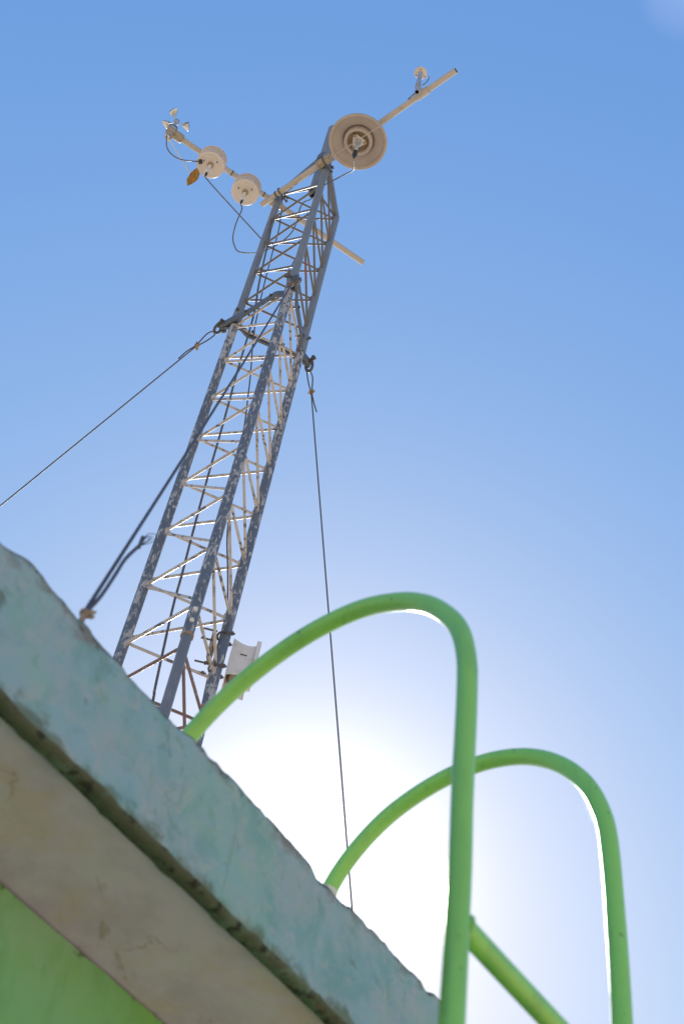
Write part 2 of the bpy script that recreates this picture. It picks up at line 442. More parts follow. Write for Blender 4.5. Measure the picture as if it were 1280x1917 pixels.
def smooth(pts, n=6):
    """Catmull-Rom through the points"""
    pts = [V(p) for p in pts]
    P = [pts[0] * 2 - pts[1]] + pts + [pts[-1] * 2 - pts[-2]]
    o = []
    for i in range(1, len(P) - 2):
        a, b, c, d = P[i - 1:i + 3]
        for j in range(n):
            t = j / n
            o.append(0.5 * ((2 * b) + (c - a) * t + (2 * a - 5 * b + 4 * c - d) * t * t + (3 * b - a - 3 * c + d) * t ** 3))
    o.append(pts[-1])
    return o

def copy_tree(o, parent=None):
    kids = list(o.children)
    c = o.copy(); col.objects.link(c)
    if parent:
        c.parent = parent
    for ch in kids:
        copy_tree(ch, c)
    return c

# ------------------------------------------------------------------ ground
g = MB()
ks = 4000.0
g.add([(-ks, -ks, 0), (ks, -ks, 0), (ks, ks, 0), (-ks, ks, 0)], [(0, 1, 2, 3)], False)
tag(g.build('ground', 'ground', loc=(0, 0, 0)), kind='structure')

# ------------------------------------------------------------------ building (fascia runs along U, inside is +NI)
PHI = radians(34)
U = V((sin(PHI), cos(PHI), 0))
NI = V((-cos(PHI), sin(PHI), 0))
def B(u, n, z):
    return U * u + NI * n + V((0, 0, z + CAMZ))
HT, HB, NF, NW = 1.806, 1.534, 1.5, 1.85
US = [-4.0, -3, -2, -1, -0.4, 0.0] + [0.25 + 0.009 * i for i in range(330)]
US += [US[-1] + d for d in (0.1, 0.3, 0.7, 1.4, 2.4, 3.6)]

building = empty('concrete_building', B(1.5, 3.5, -CAMZ))
tag(building, 'green walled concrete building with a mottled teal roof slab edge above the viewer', 'building')

KN = [(-9, 0), (0.7, -0.004), (0.80, 0.0), (0.87, 0.022), (1.0, 0.017), (1.1, 0.004), (1.2, -0.005), (1.3, -0.004), (1.39, 0.010),
      (1.5, 0.006), (1.82, -0.008), (2.0, -0.011), (2.24, -0.011), (9, 0)]
def topz(u):
    for (a, za), (b, zb) in zip(KN, KN[1:]):
        if a <= u <= b:
            t = (u - a) / (b - a); t = t * t * (3 - 2 * t)
            return za + (zb - za) * t
    return 0
def ns(x, y, z=0.0):
    return noise.noise(V((x, y, z)))
def chip(u, seed, f=30):
    c = ns(u * f, seed, 2.2)
    return max(0.0, c - 0.12)

slab = MB()
rows = []
NR = 26
for u in US:
    row = []
    tz = HT + topz(u) + 0.0035 * ns(u * 11, 3.1) + 0.0025 * ns(u * 45, 9.1) - 0.012 * chip(u, 5.5, 16) - 0.008 * chip(u, 8.5, 48)
    bz = HB + 0.004 * ns(u * 7, 1.7) + 0.003 * ns(u * 28, 4.2) + 0.010 * chip(u, 6.5, 20) + 0.006 * chip(u, 3.3, 55)
    row.append((6.0, HT + 0.0)); row.append((NF + 0.25, tz - 0.002)); row.append((NF + 0.05, tz + 0.001))
    er = 0.010 + 0.006 * ns(u * 20, 7.7) + 0.02 * chip(u, 5.5, 16)
    row.append((NF + er, tz)); row.append((NF + er * 0.3, tz - er * 0.35)); row.append((NF, tz - er))
    for i in range(1, NR):
        t = i / NR
        z = (tz - er) * (1 - t) + (bz + 0.008) * t
        row.append((NF + 0.004 * ns(u * 6, z * 6) + 0.0018 * ns(u * 25, z * 25), z))
    row.append((NF + 0.001, bz + 0.008)); row.append((NF + 0.006, bz + 0.001))
    li = NF + 0.042 + 0.006 * ns(u * 9, 2.2) + 0.004 * ns(u * 30, 8.1)
    row.append((NF + 0.02, bz + 0.003 * ns(u * 30, 5))); row.append((li - 0.006, bz + 0.002)); row.append((li, bz + 0.008))
    row.append((li + 0.004, HB + 0.040)); row.append((6.0, HB + 0.040))
    rows.append([B(u, n, z) for n, z in row])
W = len(rows[0])
vs = [p for r in rows for p in r]
for i in range(len(rows) - 1):
    for j in range(W - 1):
        slab.m = 3 if j < 2 else (1 if j < 5 else (0 if j < 5 + NR else 2))
        slab.f.append((i * W + j, i * W + j + 1, i * W + W + j + 1, i * W + W + j)); slab.s.append(True); slab.mi.append(slab.m)
slab.v = vs
slab.m = 0
slab.f += [tuple(range(W)), tuple(range((len(rows) - 1) * W, len(rows) * W))]; slab.s += [False] * 2; slab.mi += [0, 0]
slab.build('roof_slab', ['fascia', 'edge', 'lip', 'roof_top'], building)

sf = MB()
nn = [NF + 0.05 + (NW + 0.02 - NF - 0.05) * i / 24 for i in range(25)]
us2 = [u for k, u in enumerate(US) if k < 6 or k > 336 or k % 3 == 0]
vs = [B(u, n, HB + 0.016 + 0.0025 * ns(u * 5, n * 5, 1) + 0.001 * ns(u * 22, n * 22, 4)) for u in us2 for n in nn]
fs = [(i * 25 + j, i * 25 + j + 1, i * 25 + 26 + j, i * 25 + 25 + j) for i in range(len(us2) - 1) for j in range(24)]
o0 = len(vs)
vs += [B(us2[0], nn[0], HB + 0.034), B(us2[0], nn[-1], HB + 0.034), B(us2[-1], nn[-1], HB + 0.034), B(us2[-1], nn[0], HB + 0.034)]
fs.append((o0, o0 + 1, o0 + 2, o0 + 3))
sf.add(vs, fs)
sf.build('soffit', 'soffit', building)

wl = MB()
us3 = [-3.9, -2, -1, 0] + [0.2 + 0.05 * i for i in range(60)] + [4, 5.2, 6.2]
zs = [-CAMZ, -1, -0.5, 0, 0.4, 0.8, 1.0, 1.2, 1.3, 1.4, 1.45, 1.5, HB + 0.012]
K = len(zs)
vs = [B(u, NW + 0.003 * ns(u * 4, z * 4, 7), z + (0.003 * ns(u * 14, 3) if z > 1.51 else 0)) for u in us3 for z in zs]
fs = [(i * K + j, i * K + j + 1, i * K + K + j + 1, i * K + K + j) for i in range(len(us3) - 1) for j in range(K - 1)]
o0 = len(vs)
vs += [B(-3.9, 5.7, -CAMZ), B(-3.9, 5.7, HB + 0.012), B(6.2, 5.7, HB + 0.012), B(6.2, 5.7, -CAMZ)]
e1, e2 = (len(us3) - 1) * K, len(us3) * K - 1
fs += [(o0, o0 + 1, o0 + 2, o0 + 3), tuple([o0, o0 + 1] + list(range(K - 1, -1, -1))), tuple([o0 + 3, o0 + 2] + list(range(e2, e1 - 1, -1)))]
wl.add(vs, fs)
wl.build('wall', 'wall', building)

# ------------------------------------------------------------------ roof ladder
RP = 0.0181
ladder = empty('roof_ladder', B(1.63, 0.9, -CAMZ))
tag(ladder, 'lime green pipe ladder with two hooped handrails bending over the roof edge', 'ladder')
path1 = [(0.899, -CAMZ), (0.899, 0.4), (0.899, 1.2), (0.903, 1.45), (0.905, 1.66), (0.911, 1.767), (0.933, 1.855), (0.979, 1.928), (1.029, 1.975),
         (1.082, 2.004), (1.143, 2.024), (1.207, 2.029), (1.283, 2.020), (1.357, 1.997), (1.428, 1.962), (1.488, 1.919), (1.532, 1.876), (1.575, 1.822), (1.592, 1.797)]
path2 = [(0.896, -CAMZ), (0.896, 0.4), (0.896, 1.3), (0.898, 1.55), (0.904, 1.74), (0.919, 1.827), (0.950, 1.904), (1.001, 1.971), (1.062, 2.018),
         (1.124, 2.044), (1.192, 2.056), (1.266, 2.053), (1.342, 2.035), (1.417, 2.002), (1.480, 1.954), (1.528, 1.899), (1.556, 1.850), (1.570, 1.797)]
for u0, pth, hc in ((1.38, path1, 0.03), (1.888, path2, 0.050)):
    onp = smooth([B(u0, n, z) for n, z in pth], 7)
    h = one('handrail', 'green_pipe', ladder, 'tube', onp, [RP * (1 + 0.018 * ns(p.x * 9 + p.z * 7, p.z * 11, u0)) for p in onp], 28)
    n1, z1 = pth[-1]
    c = MB()
    onp = smooth([B(u0, n, z) for n, z in pth], 7)
    low = [p for p in onp if p.z <= HT + CAMZ + hc and p.z > HT + CAMZ - 0.02 and (p - B(u0, n1, z1)).length < 0.2]
    c.tube([B(u0, n1 + 0.004, HT - 0.012)] + low[::-1], [0.034] + [0.0215 - 0.0028 * i / max(1, len(low) - 1) for i in range(len(low))], 20)
    c.build('foot_collar', 'white_collar', h)
for k in range(9):
    z = 1.217 - 0.3 * k
    if z < -1.45:
        break
    one('rung', 'green_pipe', ladder, 'tube', [B(1.38, 0.899, z), B(1.5, 0.899, z), B(1.75, 0.897, z), B(1.888, 0.896, z)], 0.0172, 24)

for z, u0, sgn in ((1.217, 1.38, 1), (1.217, 1.888, -1)):
    m = MB(); c = B(u0, 0.8985, z)
    ring = [c + U * (sgn * (RP * (0.93 - 0.16 * abs(cos(t)) ** 2))) + (NI * cos(t) + V((0, 0, 1)) * sin(t)) * 0.0178 for t in [2 * pi * k / 26 for k in range(26)]]
    m.tube(ring, [0.0032 + 0.0010 * ns(k * 0.9, 3.3) for k in range(26)], 8, closed=True)
    m.build('weld_bead', 'green_pipe', ladder)

# ------------------------------------------------------------------ lattice mast
Cn = V((-1.03987683, 3.54999442, 0))
OA, OB, OC = V((-0.20963432, 0.02656035, 0)), V((0.08181522, -0.19482882, 0)), V((0.1278191, 0.16826847, 0))
LEG = (Cn + OA, Cn + OB, Cn + OC)
def T(k, z):
    return LEG[k] + V((0, 0, z + CAMZ))
ROOF = HT
mast = empty('lattice_mast', Cn + V((0, 0, ROOF + CAMZ)))
tag(mast, 'three legged lattice radio mast, white paint flaking off its lower half', 'mast')
ZL0, PL = 5.81321, 0.3434     # level 0 of the lower section
ZU4, PU = 6.4170, 0.33856
ZB0 = 3.525
ZT, ZAP = 7.765, 8.215
RL = 0.0208
for k in range(3):
    # upper leg: straight, then bent in to the mast tube
    top = Cn + (LEG[k] - Cn) * 0.17 + V((0, 0, ZAP + CAMZ))
    p = fillet([T(k, 6.17), T(k, ZT), top], 0.10, 7)
    lg = one('upper_leg', 'leg_clean', mast, 'tube', p, RL, 20)
    m = MB(); m.tube([T(k, 6.165), T(k, 6.18), T(k, 6.30), T(k, 6.33)], [RL + .002, RL + .006, RL + .006, RL + .001], 20)
    m.build('collar', 'leg_clean', lg)
    d = (LEG[k] - Cn).normalized(); s = V((-d.y, d.x, 0))
    for zz in (6.275,):
        m = MB(); q = T(k, zz)
        m.bolt(q - s * 0.042, q + s * 0.042, 0.005, 0.009); m.build('bolt', 'iron', lg)
    lw = one('lower_leg', 'leg_worn', mast, 'tube', [T(k, 3.575), T(k, 4.5), T(k, 5.3), T(k, 6.15)], 0.0222, 20)
    m = MB(); m.tube([T(k, 3.572), T(k, 3.585)], 0.0238, 20); m.build('sleeve_rim', 'rust', lw)
    for zz in ((3.64, 3.70) if k == 1 else ()):
        m = MB(); q = T(k, zz); e = (V((0, 0, CAMZ + zz)) - q); e = V((-q.x, -q.y, 0)).normalized()
        m.tube([q + e * 0.019, q + e * 0.029], 0.0085, 8); m.build('bolt', 'white_collar', lw)
    one('base_leg', 'leg_base', mast, 'tube', [T(k, ROOF), T(k, 2.6), T(k, 3.58)], 0.0196, 20)
    m = MB(); m.box(T(k, ROOF + 0.006), (0.13, 0.13, 0.012)); m.build('foot_plate', 'leg_base', mast)

def zigzag(a, b, z0, pitch, n, lo=None):
    """continuous bent rod on one face: horizontals at each level, diagonals down from leg a to leg b"""
    A_, B_ = LEG[a], LEG[b]
    e_ = (B_ - A_).normalized(); d, da_ = e_ * 0.014, e_ * -0.003
    pts = []
    for i in range(n):
        z = z0 - i * pitch + CAMZ
        pts += ([B_ - d + V((0, 0, z + 0.036))] if i else []) + [B_ - d + V((0, 0, z + 0.002)), A_ + da_ + V((0, 0, z - 0.014))]
    return fillet(pts, 0.021, 6)
RB = 0.0061
FACES = ((0, 1), (1, 2), (2, 0))
for a, b in FACES:
    for nm_, mt_, z0_, p_, n_ in (('upper_brace', 'brace_grey', ZU4 + 4 * PU - 0.01, PU, 5), ('lower_brace', 'brace_cream', ZL0 + PL, PL, 8), ('base_brace', 'brace_red', ZB0, PL, 5)):
        m = MB(); m.tube(zigzag(a, b, z0_, p_, n_), RB, 10)
        dd = (LEG[b] - LEG[a]).normalized() * 0.0205
        for i in range(n_):              # weld runs where the rod touches the legs
            for q, hz in ((LEG[b] - dd, 0.012), (LEG[a] + dd, -0.010)):
                c = q + V((0, 0, z0_ - i * p_ + CAMZ + hz + 0.004 * ns(i * 3.1, a + 2.2)))
                hl = 0.020 + 0.006 * ns(i * 1.7, b + 5.1)
                m.tube([c - V((0, 0, hl)), c - V((0, 0, hl * 0.6)), c, c + V((0, 0, hl * 0.6)), c + V((0, 0, hl))], [0.003, 0.0075, 0.0085, 0.007, 0.003], 8)
        m.build(nm_, mt_, mast)
# mast tube in the middle of the head, held by three struts
mt = MB(); mt.pipe(Cn + V((0, 0, 7.735 + CAMZ)), Cn + V((0, 0, 8.72 + CAMZ)), 0.036, 0.0035, 24)
mt.build('mast_tube', ['leg_clean', 'void'], mast)
for k in range(3):
    d = (LEG[k] - Cn).normalized()
    one('strut', 'brace_grey', mast, 'tube', [T(k, ZT) - d * 0.02, Cn + d * 0.026 + V((0, 0, 7.80 + CAMZ))], RB, 10)
m = MB(); m.tube([Cn + V((0, 0, 8.17 + CAMZ)), Cn + V((0, 0, 8.24 + CAMZ))], 0.050, 20); m.build('head_collar', 'strap', mast)

# guy bracket: three joggled flat bars round the splice, bolted together outside every leg
ZG = 6.165
tips = []
for k in range(3):
    d = (LEG[k] - Cn).normalized()
    tips.append(LEG[k] + d * 0.072 + V((0, 0, ZG + CAMZ)))
for a, b in FACES:
    pa, pb = LEG[a], LEG[b]
    da, db = (pa - Cn).normalized(), (pb - Cn).normalized()
    f = (pb - pa).normalized()
    up = V((0, 0, ZG + CAMZ))
    ta = (f - da * f.dot(da)).normalized(); tb = (-f - db * f.dot(db)).normalized()
    out_ = (da + db).normalized()
    pts = [pa + da * 0.088 + ta * 0.008, pa + da * 0.048 + ta * 0.014, pa + da * 0.005 + ta * 0.036, pa + f * 0.075 + out_ * 0.022,
           pb - f * 0.075 + out_ * 0.022, pb + db * 0.005 + tb * 0.036, pb + db * 0.048 + tb * 0.014, pb + db * 0.088 + tb * 0.008]
    m = MB(); m.ribbon([p + up for p in fillet(pts, 0.04, 4)], 0.046, 0.013)
    bar = m.build('guy_bracket', 'strap', mast, bevel=0.002)
    for q in (pa + f * 0.10 + out_ * 0.022, pb - f * 0.10 + out_ * 0.022):
        m = MB(); m.bolt(q + up - out_ * 0.026, q + up + out_ * 0.016, 0.0055, 0.009); m.build('bolt', 'iron', bar)
for k in range(3):
    d = (LEG[k] - Cn).normalized(); s = V((-d.y, d.x, 0))
    for off, zz in ((0.066, 0.010),):
        m = MB(); q = LEG[k] + d * off + V((0, 0, ZG + CAMZ + zz)); m.bolt(q - s * 0.034, q + s * 0.034, 0.0075, 0.012)
        m.build('bolt', 'iron', mast)

# ------------------------------------------------------------------ guy wires
def guy(tip, end, label, sag=0.0, split=None, tail=0.13, r=0.0036):
    tip, end = V(tip), V(end)
    d = (end - tip).normalized()
    root = empty('guy_wire', tip)
    tag(root, label, 'guy wire', 'guy wires staying the mast')
    s = d.cross(V((0, 0, 1))).normalized()
    w = d.cross(s).normalized()
    # bow shackle
    m = MB()
    o_ = tip - d * 0.012
    pts = [o_ + s * 0.018, o_ + s * 0.022 + d * 0.03, o_ + s * 0.016 + d * 0.062, o_ + d * 0.074, o_ - s * 0.016 + d * 0.062, o_ - s * 0.022 + d * 0.03, o_ - s * 0.018]
    m.tube(smooth(pts, 4), 0.0075, 10)
    m.tube([o_ - s * 0.03, o_ + s * 0.03], 0.008, 8)
    m.build('shackle', 'iron', root)
    e0 = o_ + d * 0.068
    ce = e0 + d * 0.155
    m = MB()
    pts = [ce + w * 0.004, e0 + d * 0.09 + w * 0.020, e0 + d * 0.025 + w * 0.022, e0, e0 + d * 0.03 - w * 0.022, e0 + d * 0.09 - w * 0.016, ce - w * 0.004]
    m.tube(smooth(pts, 5), r, 8)
    m.build('eye', 'wire', root)
    m = MB()
    m.tube([ce - d * 0.016, ce - d * 0.006, ce + d * 0.006, ce + d * 0.016], [0.008, 0.013, 0.013, 0.008], 8)
    m.tube([ce - s * 0.020 - d * .004, ce + s * 0.017 - d * .004], 0.004, 8); m.tube([ce + s * 0.010 + d * 0.006, ce + s * 0.021 + d * 0.006], 0.0065, 6)
    m.build('clamp', 'rust', root)
    m = MB()
    pts = []
    for i in range(41):
        t = i / 40
        pts.append(ce + (end - ce) * t + V((0, 0, -4 * sag * t * (1 - t))))
    m.tube(pts, r, 8)
    m.build('wire', 'wire', root)
    if tail:
        m = MB(); m.tube(smooth([ce - w * 0.004, ce + d * tail * 0.5 - w * 0.016, ce + d * tail - w * 0.022 + s * 0.008], 5), r, 8)
        m.build('tail', 'wire', root)
    return root

guy(tips[0], (-3.3588, 3.8438, ROOF + CAMZ + 0.03), 'steel guy wire running off to the left edge of the picture', 0.0)
guy(tips[2], (-0.0570, 4.8439, ROOF + CAMZ + 0.03), 'steel guy wire dropping steeply behind the green hooped handrails', 0.0)
ANCH = V((-0.690, 1.712, 1.8749 + CAMZ))
gB = guy(tips[1], ANCH, 'out of focus guy wire slanting down across the mast to the rusty roof edge anchor', 0.035, tail=0.0, r=0.0042)
# its lower end is doubled back with a frayed loop
d = (tips[1] - ANCH).normalized(); s = d.cross(V((0, 0, 1))).normalized(); w = s.cross(d)
m = MB()
tl = [ANCH + s * 0.004, ANCH + d * 0.08 + s * 0.011, ANCH + d * 0.2 + s * 0.013, ANCH + d * 0.30 + s * 0.014, ANCH + d * 0.40 + s * 0.026]
m.tube(smooth(tl, 5), 0.0040, 8)
e = tl[-1]
for q, c in ((0.010, 0.0), (0.018, 0.006), (0.006, -0.004)):
    lp = [e - d * 0.01, e + d * 0.03 + s * (q + 0.002), e + d * 0.06 + s * (q + 0.004) + w * c, e + d * 0.055 + s * q * 0.2 + w * c, e + d * 0.01 + s * 0.002]
    m.tube(smooth(lp, 5), 0.0009, 6)
m.tube([e - d * 0.02, e + d * 0.045 - s * 0.004], [0.0042, 0.0048], 8)
m.build('frayed_tail', 'wire', gB)

an = empty('guy_anchor', ANCH - V((0, 0, 0.045)))
tag(an, 'crusty rust brown wire clamp standing on the top edge of the teal roof slab', 'anchor')
m = MB()
rt = B(0, 0, 0)
m.tube([ANCH + V((0, 0, -0.075)), ANCH + V((0, 0, -0.02)), ANCH + V((0, 0, -0.004))], [0.006, 0.006, 0.005], 10)
m.build('eye_bolt', 'rust', an)
m = MB()
cx = V((0.974, 0.226, 0))
for t_, rr in ((-0.004, 0.0055), (0.002, 0.0070), (0.008, 0.0058)):
    c = ANCH + cx * t_ + V((0, 0, -0.006))
    m.tube([c + V((0, 0, -0.012)), c + V((0, 0, -0.005)), c + V((0, 0, 0.003)), c + V((0, 0, 0.008))], [rr * 0.6, rr, rr * 0.95, rr * 0.5], 9)
m.build('clamp_body', 'rust', an)
for zz in (-0.001, -0.014):
    m = MB(); c = ANCH + cx * 0.007 + V((0, 0, zz))
    m.tube([c, c + cx * 0.013 + V((0, 0, 0.002))], 0.0026, 8); m.tube([c + cx * 0.005, c + cx * 0.010], 0.0045, 6)
    m.build('nut', 'rust', an)

# ------------------------------------------------------------------ cross arms
ZA1, ZA2 = 7.64 + CAMZ, 7.717 + CAMZ
a1, a2 = V((-1.3454, 3.5938, ZA1)), V((-0.2252, 2.7335, ZA1))
b1, b2 = V((-1.8920, 3.1897, ZA2)), V((-0.7373, 3.9846, ZA2))
RA = 0.0172
def ubolt(m, c, ax, d, r, leg, rr=0.0045):
    """U shaped bolt hugging a pipe of radius r with axis ax, legs along d"""
    s = ax.cross(d).normalized()
    pts = [c + s * r + d * leg, c + s * r] + [c + (s * cos(t) - d * sin(t)) * r for t in (0.5, 1.0, 1.57, 2.14, 2.64)] + [c - s * r, c - s * r + d * leg]
    m.tube(pts, rr, 8)
    for q in (1, -1):
        m.tube([c + s * r * q + d * (leg - 0.016), c + s * r * q + d * (leg - 0.006)], rr * 2, 6)

arm1 = empty('cross_arm', (a1 + a2) / 2)
tag(arm1, 'cream pipe boom pointing up and right from the mast head behind the round dish', 'boom', 'sensor booms on the mast head')
m = MB(); m.pipe(a1, a2, RA, 0.0025, 20); m.build('pipe', ['arm', 'void'], arm1)
da1 = (a2 - a1).normalized()
cl = a1 + da1 * (a2 - a1).length * 0.343
m = MB(); m.tube([cl - da1 * 0.05, cl - da1 * 0.04, cl + da1 * 0.04, cl + da1 * 0.05], [RA + 0.003, RA + 0.010, RA + 0.010, RA + 0.003], 16)
for q in (-0.042, 0.042):
    m.tube([cl + da1 * q, cl + da1 * (q * 1.2)], RA + 0.013, 16)
m.build('clamp', 'clamp', arm1)
dl = (LEG[1] + V((0, 0, ZA1)) - cl); dl.z = 0
m = MB(); ubolt(m, cl + V((0, 0, 0.0)), da1, V((0, 0, 1)).cross(da1) * (1 if (V((0, 0, 1)).cross(da1)).dot(dl) > 0 else -1), RA + 0.012, 0.075, 0.005); m.build('u_bolt', 'iron', arm1)
cl2 = a1 + da1 * 0.115
m = MB(); m.lathe([(RA + 0.001, -0.004), (RA + 0.004, -0.002), (RA + 0.004, 0.002), (RA + 0.001, 0.004)], cl2, da1, 16); m.build('cable_tie', 'black', arm1)
m = MB(); ubolt(m, cl2 + da1 * 0.03, da1, V((0.63, 0.777, 0)), RA + 0.006, 0.07, 0.004); m.build('u_bolt', 'iron', arm1)

arm2 = empty('cross_arm', (b1 + b2) / 2)
tag(arm2, 'cream pipe boom carrying the wind sensor and both louvred shields, bare on its right end', 'boom', 'sensor booms on the mast head')
m = MB(); m.pipe(b1, b2, RA, 0.0025, 20); m.build('pipe', ['arm', 'void'], arm2)
db1 = (b2 - b1).normalized()
tA = (T(0, 7.717) - b1).dot(db1)
cl = b1 + db1 * tA
m = MB(); m.tube([cl - db1 * 0.045, cl - db1 * 0.03, cl + db1 * 0.03, cl + db1 * 0.045], [RA + 0.002, RA + 0.014, RA + 0.014, RA + 0.002], 16); m.build('clamp', 'clamp', arm2)
m = MB(); ubolt(m, cl + db1 * 0.02, db1, (T(0, 7.717) - cl).normalized(), RA + 0.012, 0.085, 0.005); m.build('u_bolt', 'iron', arm2)
for q in (0.565, 0.86):
    c = b1 + db1 * (b2 - b1).length * (q * 0.55)
    m = MB(); m.lathe([(RA + 0.0005, -0.0028), (RA + 0.0025, -0.002), (RA + 0.0025, 0.002), (RA + 0.0005, 0.0028)], c, db1, 16); m.build('cable_tie', 'black', arm2)

# ------------------------------------------------------------------ louvred radiation shields (built once, copied once)
sh = empty('radiation_shield', V((-1.6320, 3.3333, 7.585 + CAMZ)))
c0 = origin(sh)
SR = 0.083
for i in range(5):
    m = MB(); z = 0.0 + i * 0.0215
    prof = [(0.0, z + 0.004), (SR - 0.014, z + 0.004), (SR - 0.010, z + 0.001), (SR - 0.003, z), (SR, z + 0.002), (SR - 0.001, z + 0.008), (SR - 0.010, z + 0.0105), (0.0, z + 0.0105)]
    if i == 0:
        prof = [(0.0, z + 0.003), (0.030, z + 0.003), (SR - 0.016, z + 0.0015), (SR - 0.012, z - 0.0015), (SR - 0.0025, z - 0.0012), (SR, z), (SR - 0.001, z + 0.011), (SR - 0.010, z + 0.0135), (0, z + 0.0135)]
    m.lathe(prof, c0, n=48)
    m.build('plate', 'plastic', sh)
m = MB(); m.lathe([(0.052, 0.012), (0.052, 0.098)], c0, n=28); m.build('core', 'clamp', sh)
for a in (1.85, 5.85, 3.75):
    m = MB(); q = c0 + V((cos(a) * 0.045, sin(a) * 0.045, 0))
    m.tube([q + V((0, 0, -0.003)), q + V((0, 0, 0.006))], 0.0042, 8); m.build('screw', 'iron', sh)
m = MB(); m.lathe([(0.0, 0.004), (0.017, 0.004), (0.019, -0.004), (0.017, -0.012), (0.012, -0.012), (0.0, -0.008)], c0, n=24); m.build('gland', 'stained', sh)
m = MB(); m.lathe([(0.0105, -0.01), (0.0105, -0.085), (0.0125, -0.088), (0.0125, -0.115), (0.0, -0.116)], c0, n=20); m.build('probe', 'probe', sh)
m = MB(); m.lathe([(0.0, -0.113), (0.0075, -0.113), (0.0075, -0.14), (0.0035, -0.158), (0.0, -0.16)], c0, n=16); m.build('connector', 'black', sh)
m = MB(); m.box(c0 + V((0.0, 0.0, 0.108)), (0.05, 0.05, 0.016)); m.tube([c0 + V((0, 0.01, 0.10)), c0 + V((0.0, 0.022, 0.127))], 0.014, 10); m.build('bracket', 'clamp', sh)
sh2 = copy_tree(sh)
sh2.location = V((-1.4324, 3.4944, 7.583 + CAMZ))
tag(sh, 'round louvred white shield nearer the wind sensor, straight cable running from its probe', 'shield', 'louvred sensor shields')
tag(sh2, 'round louvred white shield nearer the mast, cable hanging in a loop below its probe', 'shield', 'louvred sensor shields')
# plug on the outer shield's rim
pl = MB(); c = V((-1.7005, 3.3155, 9.189)); pl.tube([c, c + V((0.02, 0.0, 0.004))], 0.016, 14)
pl.tube([c + V((0.0, 0, 0.012)), c + V((0.012, 0.0, 0.026))], 0.007, 10)
pl.build('cable_plug', 'black', sh)

# ------------------------------------------------------------------ dish shaped sensor
DC = V((-0.7588, 3.1354, 7.555 + CAMZ))
ds = empty('dish_sensor', DC)
tag(ds, 'big round cream dish seen from below with a probe hanging from its hub', 'sensor dish')
m = MB()
m.lathe([(0.0, 0.062), (0.06, 0.060), (0.12, 0.045), (0.158, 0.018), (0.1655, 0.004), (0.1675, -0.008), (0.1668, -0.0135), (0.1600, -0.0150),
         (0.1520, -0.0130), (0.1475, 0.002), (0.142, 0.007), (0.12, 0.015), (0.10, 0.019), (0.089, 0.021), (0.088, 0.034), (0.0835, 0.034)], DC, n=72)
m.build('dish', 'dish', ds)
m = MB()
m.lathe([(0.0835, 0.034), (0.083, 0.004), (0.081, -0.014), (0.077, -0.017), (0.070, -0.016), (0.064, -0.010), (0.061, 0.0)], DC, n=56)
m.build('hub_ring', 'dish', ds)
m = MB(); m.lathe([(0.0625, 0.0), (0.059, 0.012), (0.045, 0.016), (0.0, 0.016)], DC, n=40); m.build('hub_floor', 'stained', ds)
m = MB()
tri = []
for i in range(3):
    a = 0.62 + i * 2 * pi / 3 - 0.55
    for da in (-0.22, 0.22):
        tri.append((0.046 * cos(a + da), 0.046 * sin(a + da)))
vsx = [DC + V((x, y, z)) for z in (0.004, -0.006) for x, y in tri]
fsx = [tuple(range(6)), tuple(range(6, 12))] + [(i, (i + 1) % 6, 6 + (i + 1) % 6, 6 + i) for i in range(6)]
m.add(vsx, fsx, False); m.build('tripod_plate', 'plastic', ds, bevel=0.002)
for i in range(3):
    a = 0.62 + i * 2 * pi / 3 - 0.55
    q = DC + V((0.041 * cos(a), 0.041 * sin(a), 0))
    m = MB(); m.tube([q + V((0, 0, 0.015)), q + V((0, 0, -0.010))], 0.0065, 10); m.tube([q + V((0, 0, -0.010)), q + V((0, 0, -0.016))], 0.0095, 6); m.build('bolt', 'stained', ds)
m = MB(); m.lathe([(0.0, -0.004), (0.018, -0.005), (0.017, -0.018), (0.0115, -0.021), (0.0105, -0.03), (0.0098, -0.15), (0.0, -0.15)], DC, n=24); m.build('probe', 'blue_metal', ds)
m = MB(); m.lathe([(0.0, -0.145), (0.0125, -0.145), (0.0135, -0.155), (0.0125, -0.18), (0.0145, -0.184), (0.0135, -0.198), (0.008, -0.215), (0.004, -0.24), (0, -0.24)], DC, n=20); m.build('connector', 'black', ds)
m = MB(); mm = V((-0.7672, 3.1501, ZA1)); m.tube([mm - V((0, 0, 0.05)), mm], 0.022, 14); m.tube([mm - da1 * 0.03, mm + da1 * 0.03], RA + 0.006, 16); m.build('mount', 'clamp', ds)

# ------------------------------------------------------------------ small disc sensor on a post
pc = a1 + da1 * (a2 - a1).length * 0.8346
side = V((-0.609, -0.793, 0)); side = (side - da1 * side.dot(da1)).normalized()
pp = pc + side * 0.040
ps = empty('disc_sensor', pp)
tag(ps, 'small cream disc sensor on a short blue grey post near the tip of the boom', 'sensor')
m = MB(); m.pipe(pp + V((0, 0, -0.055)), pp + V((0, 0, 0.235)), 0.0135, 0.0025, 20); m.build('post', ['blue_metal', 'void'], ps)
m = MB(); q = pp + V((0, 0, 0.235)); m.lathe([(0, 0.0), (0.034, 0.0), (0.037, 0.004), (0.037, 0.014), (0.030, 0.018), (0.0, 0.02)], q, n=36); m.build('disc', 'plastic', ps)
m = MB(); m.lathe([(0.022, 0.017), (0.021, 0.022), (0.016, 0.030), (0.008, 0.034), (0, 0.035)], q, n=24); m.build('dome', 'probe', ps)
for a in (0.6, 2.7, 4.8):
    m = MB(); e = q + V((cos(a) * 0.026, sin(a) * 0.026, 0)); m.tube([e + V((0, 0, -0.003)), e + V((0, 0, 0.003))], 0.003, 8); m.build('screw', 'iron', ps)
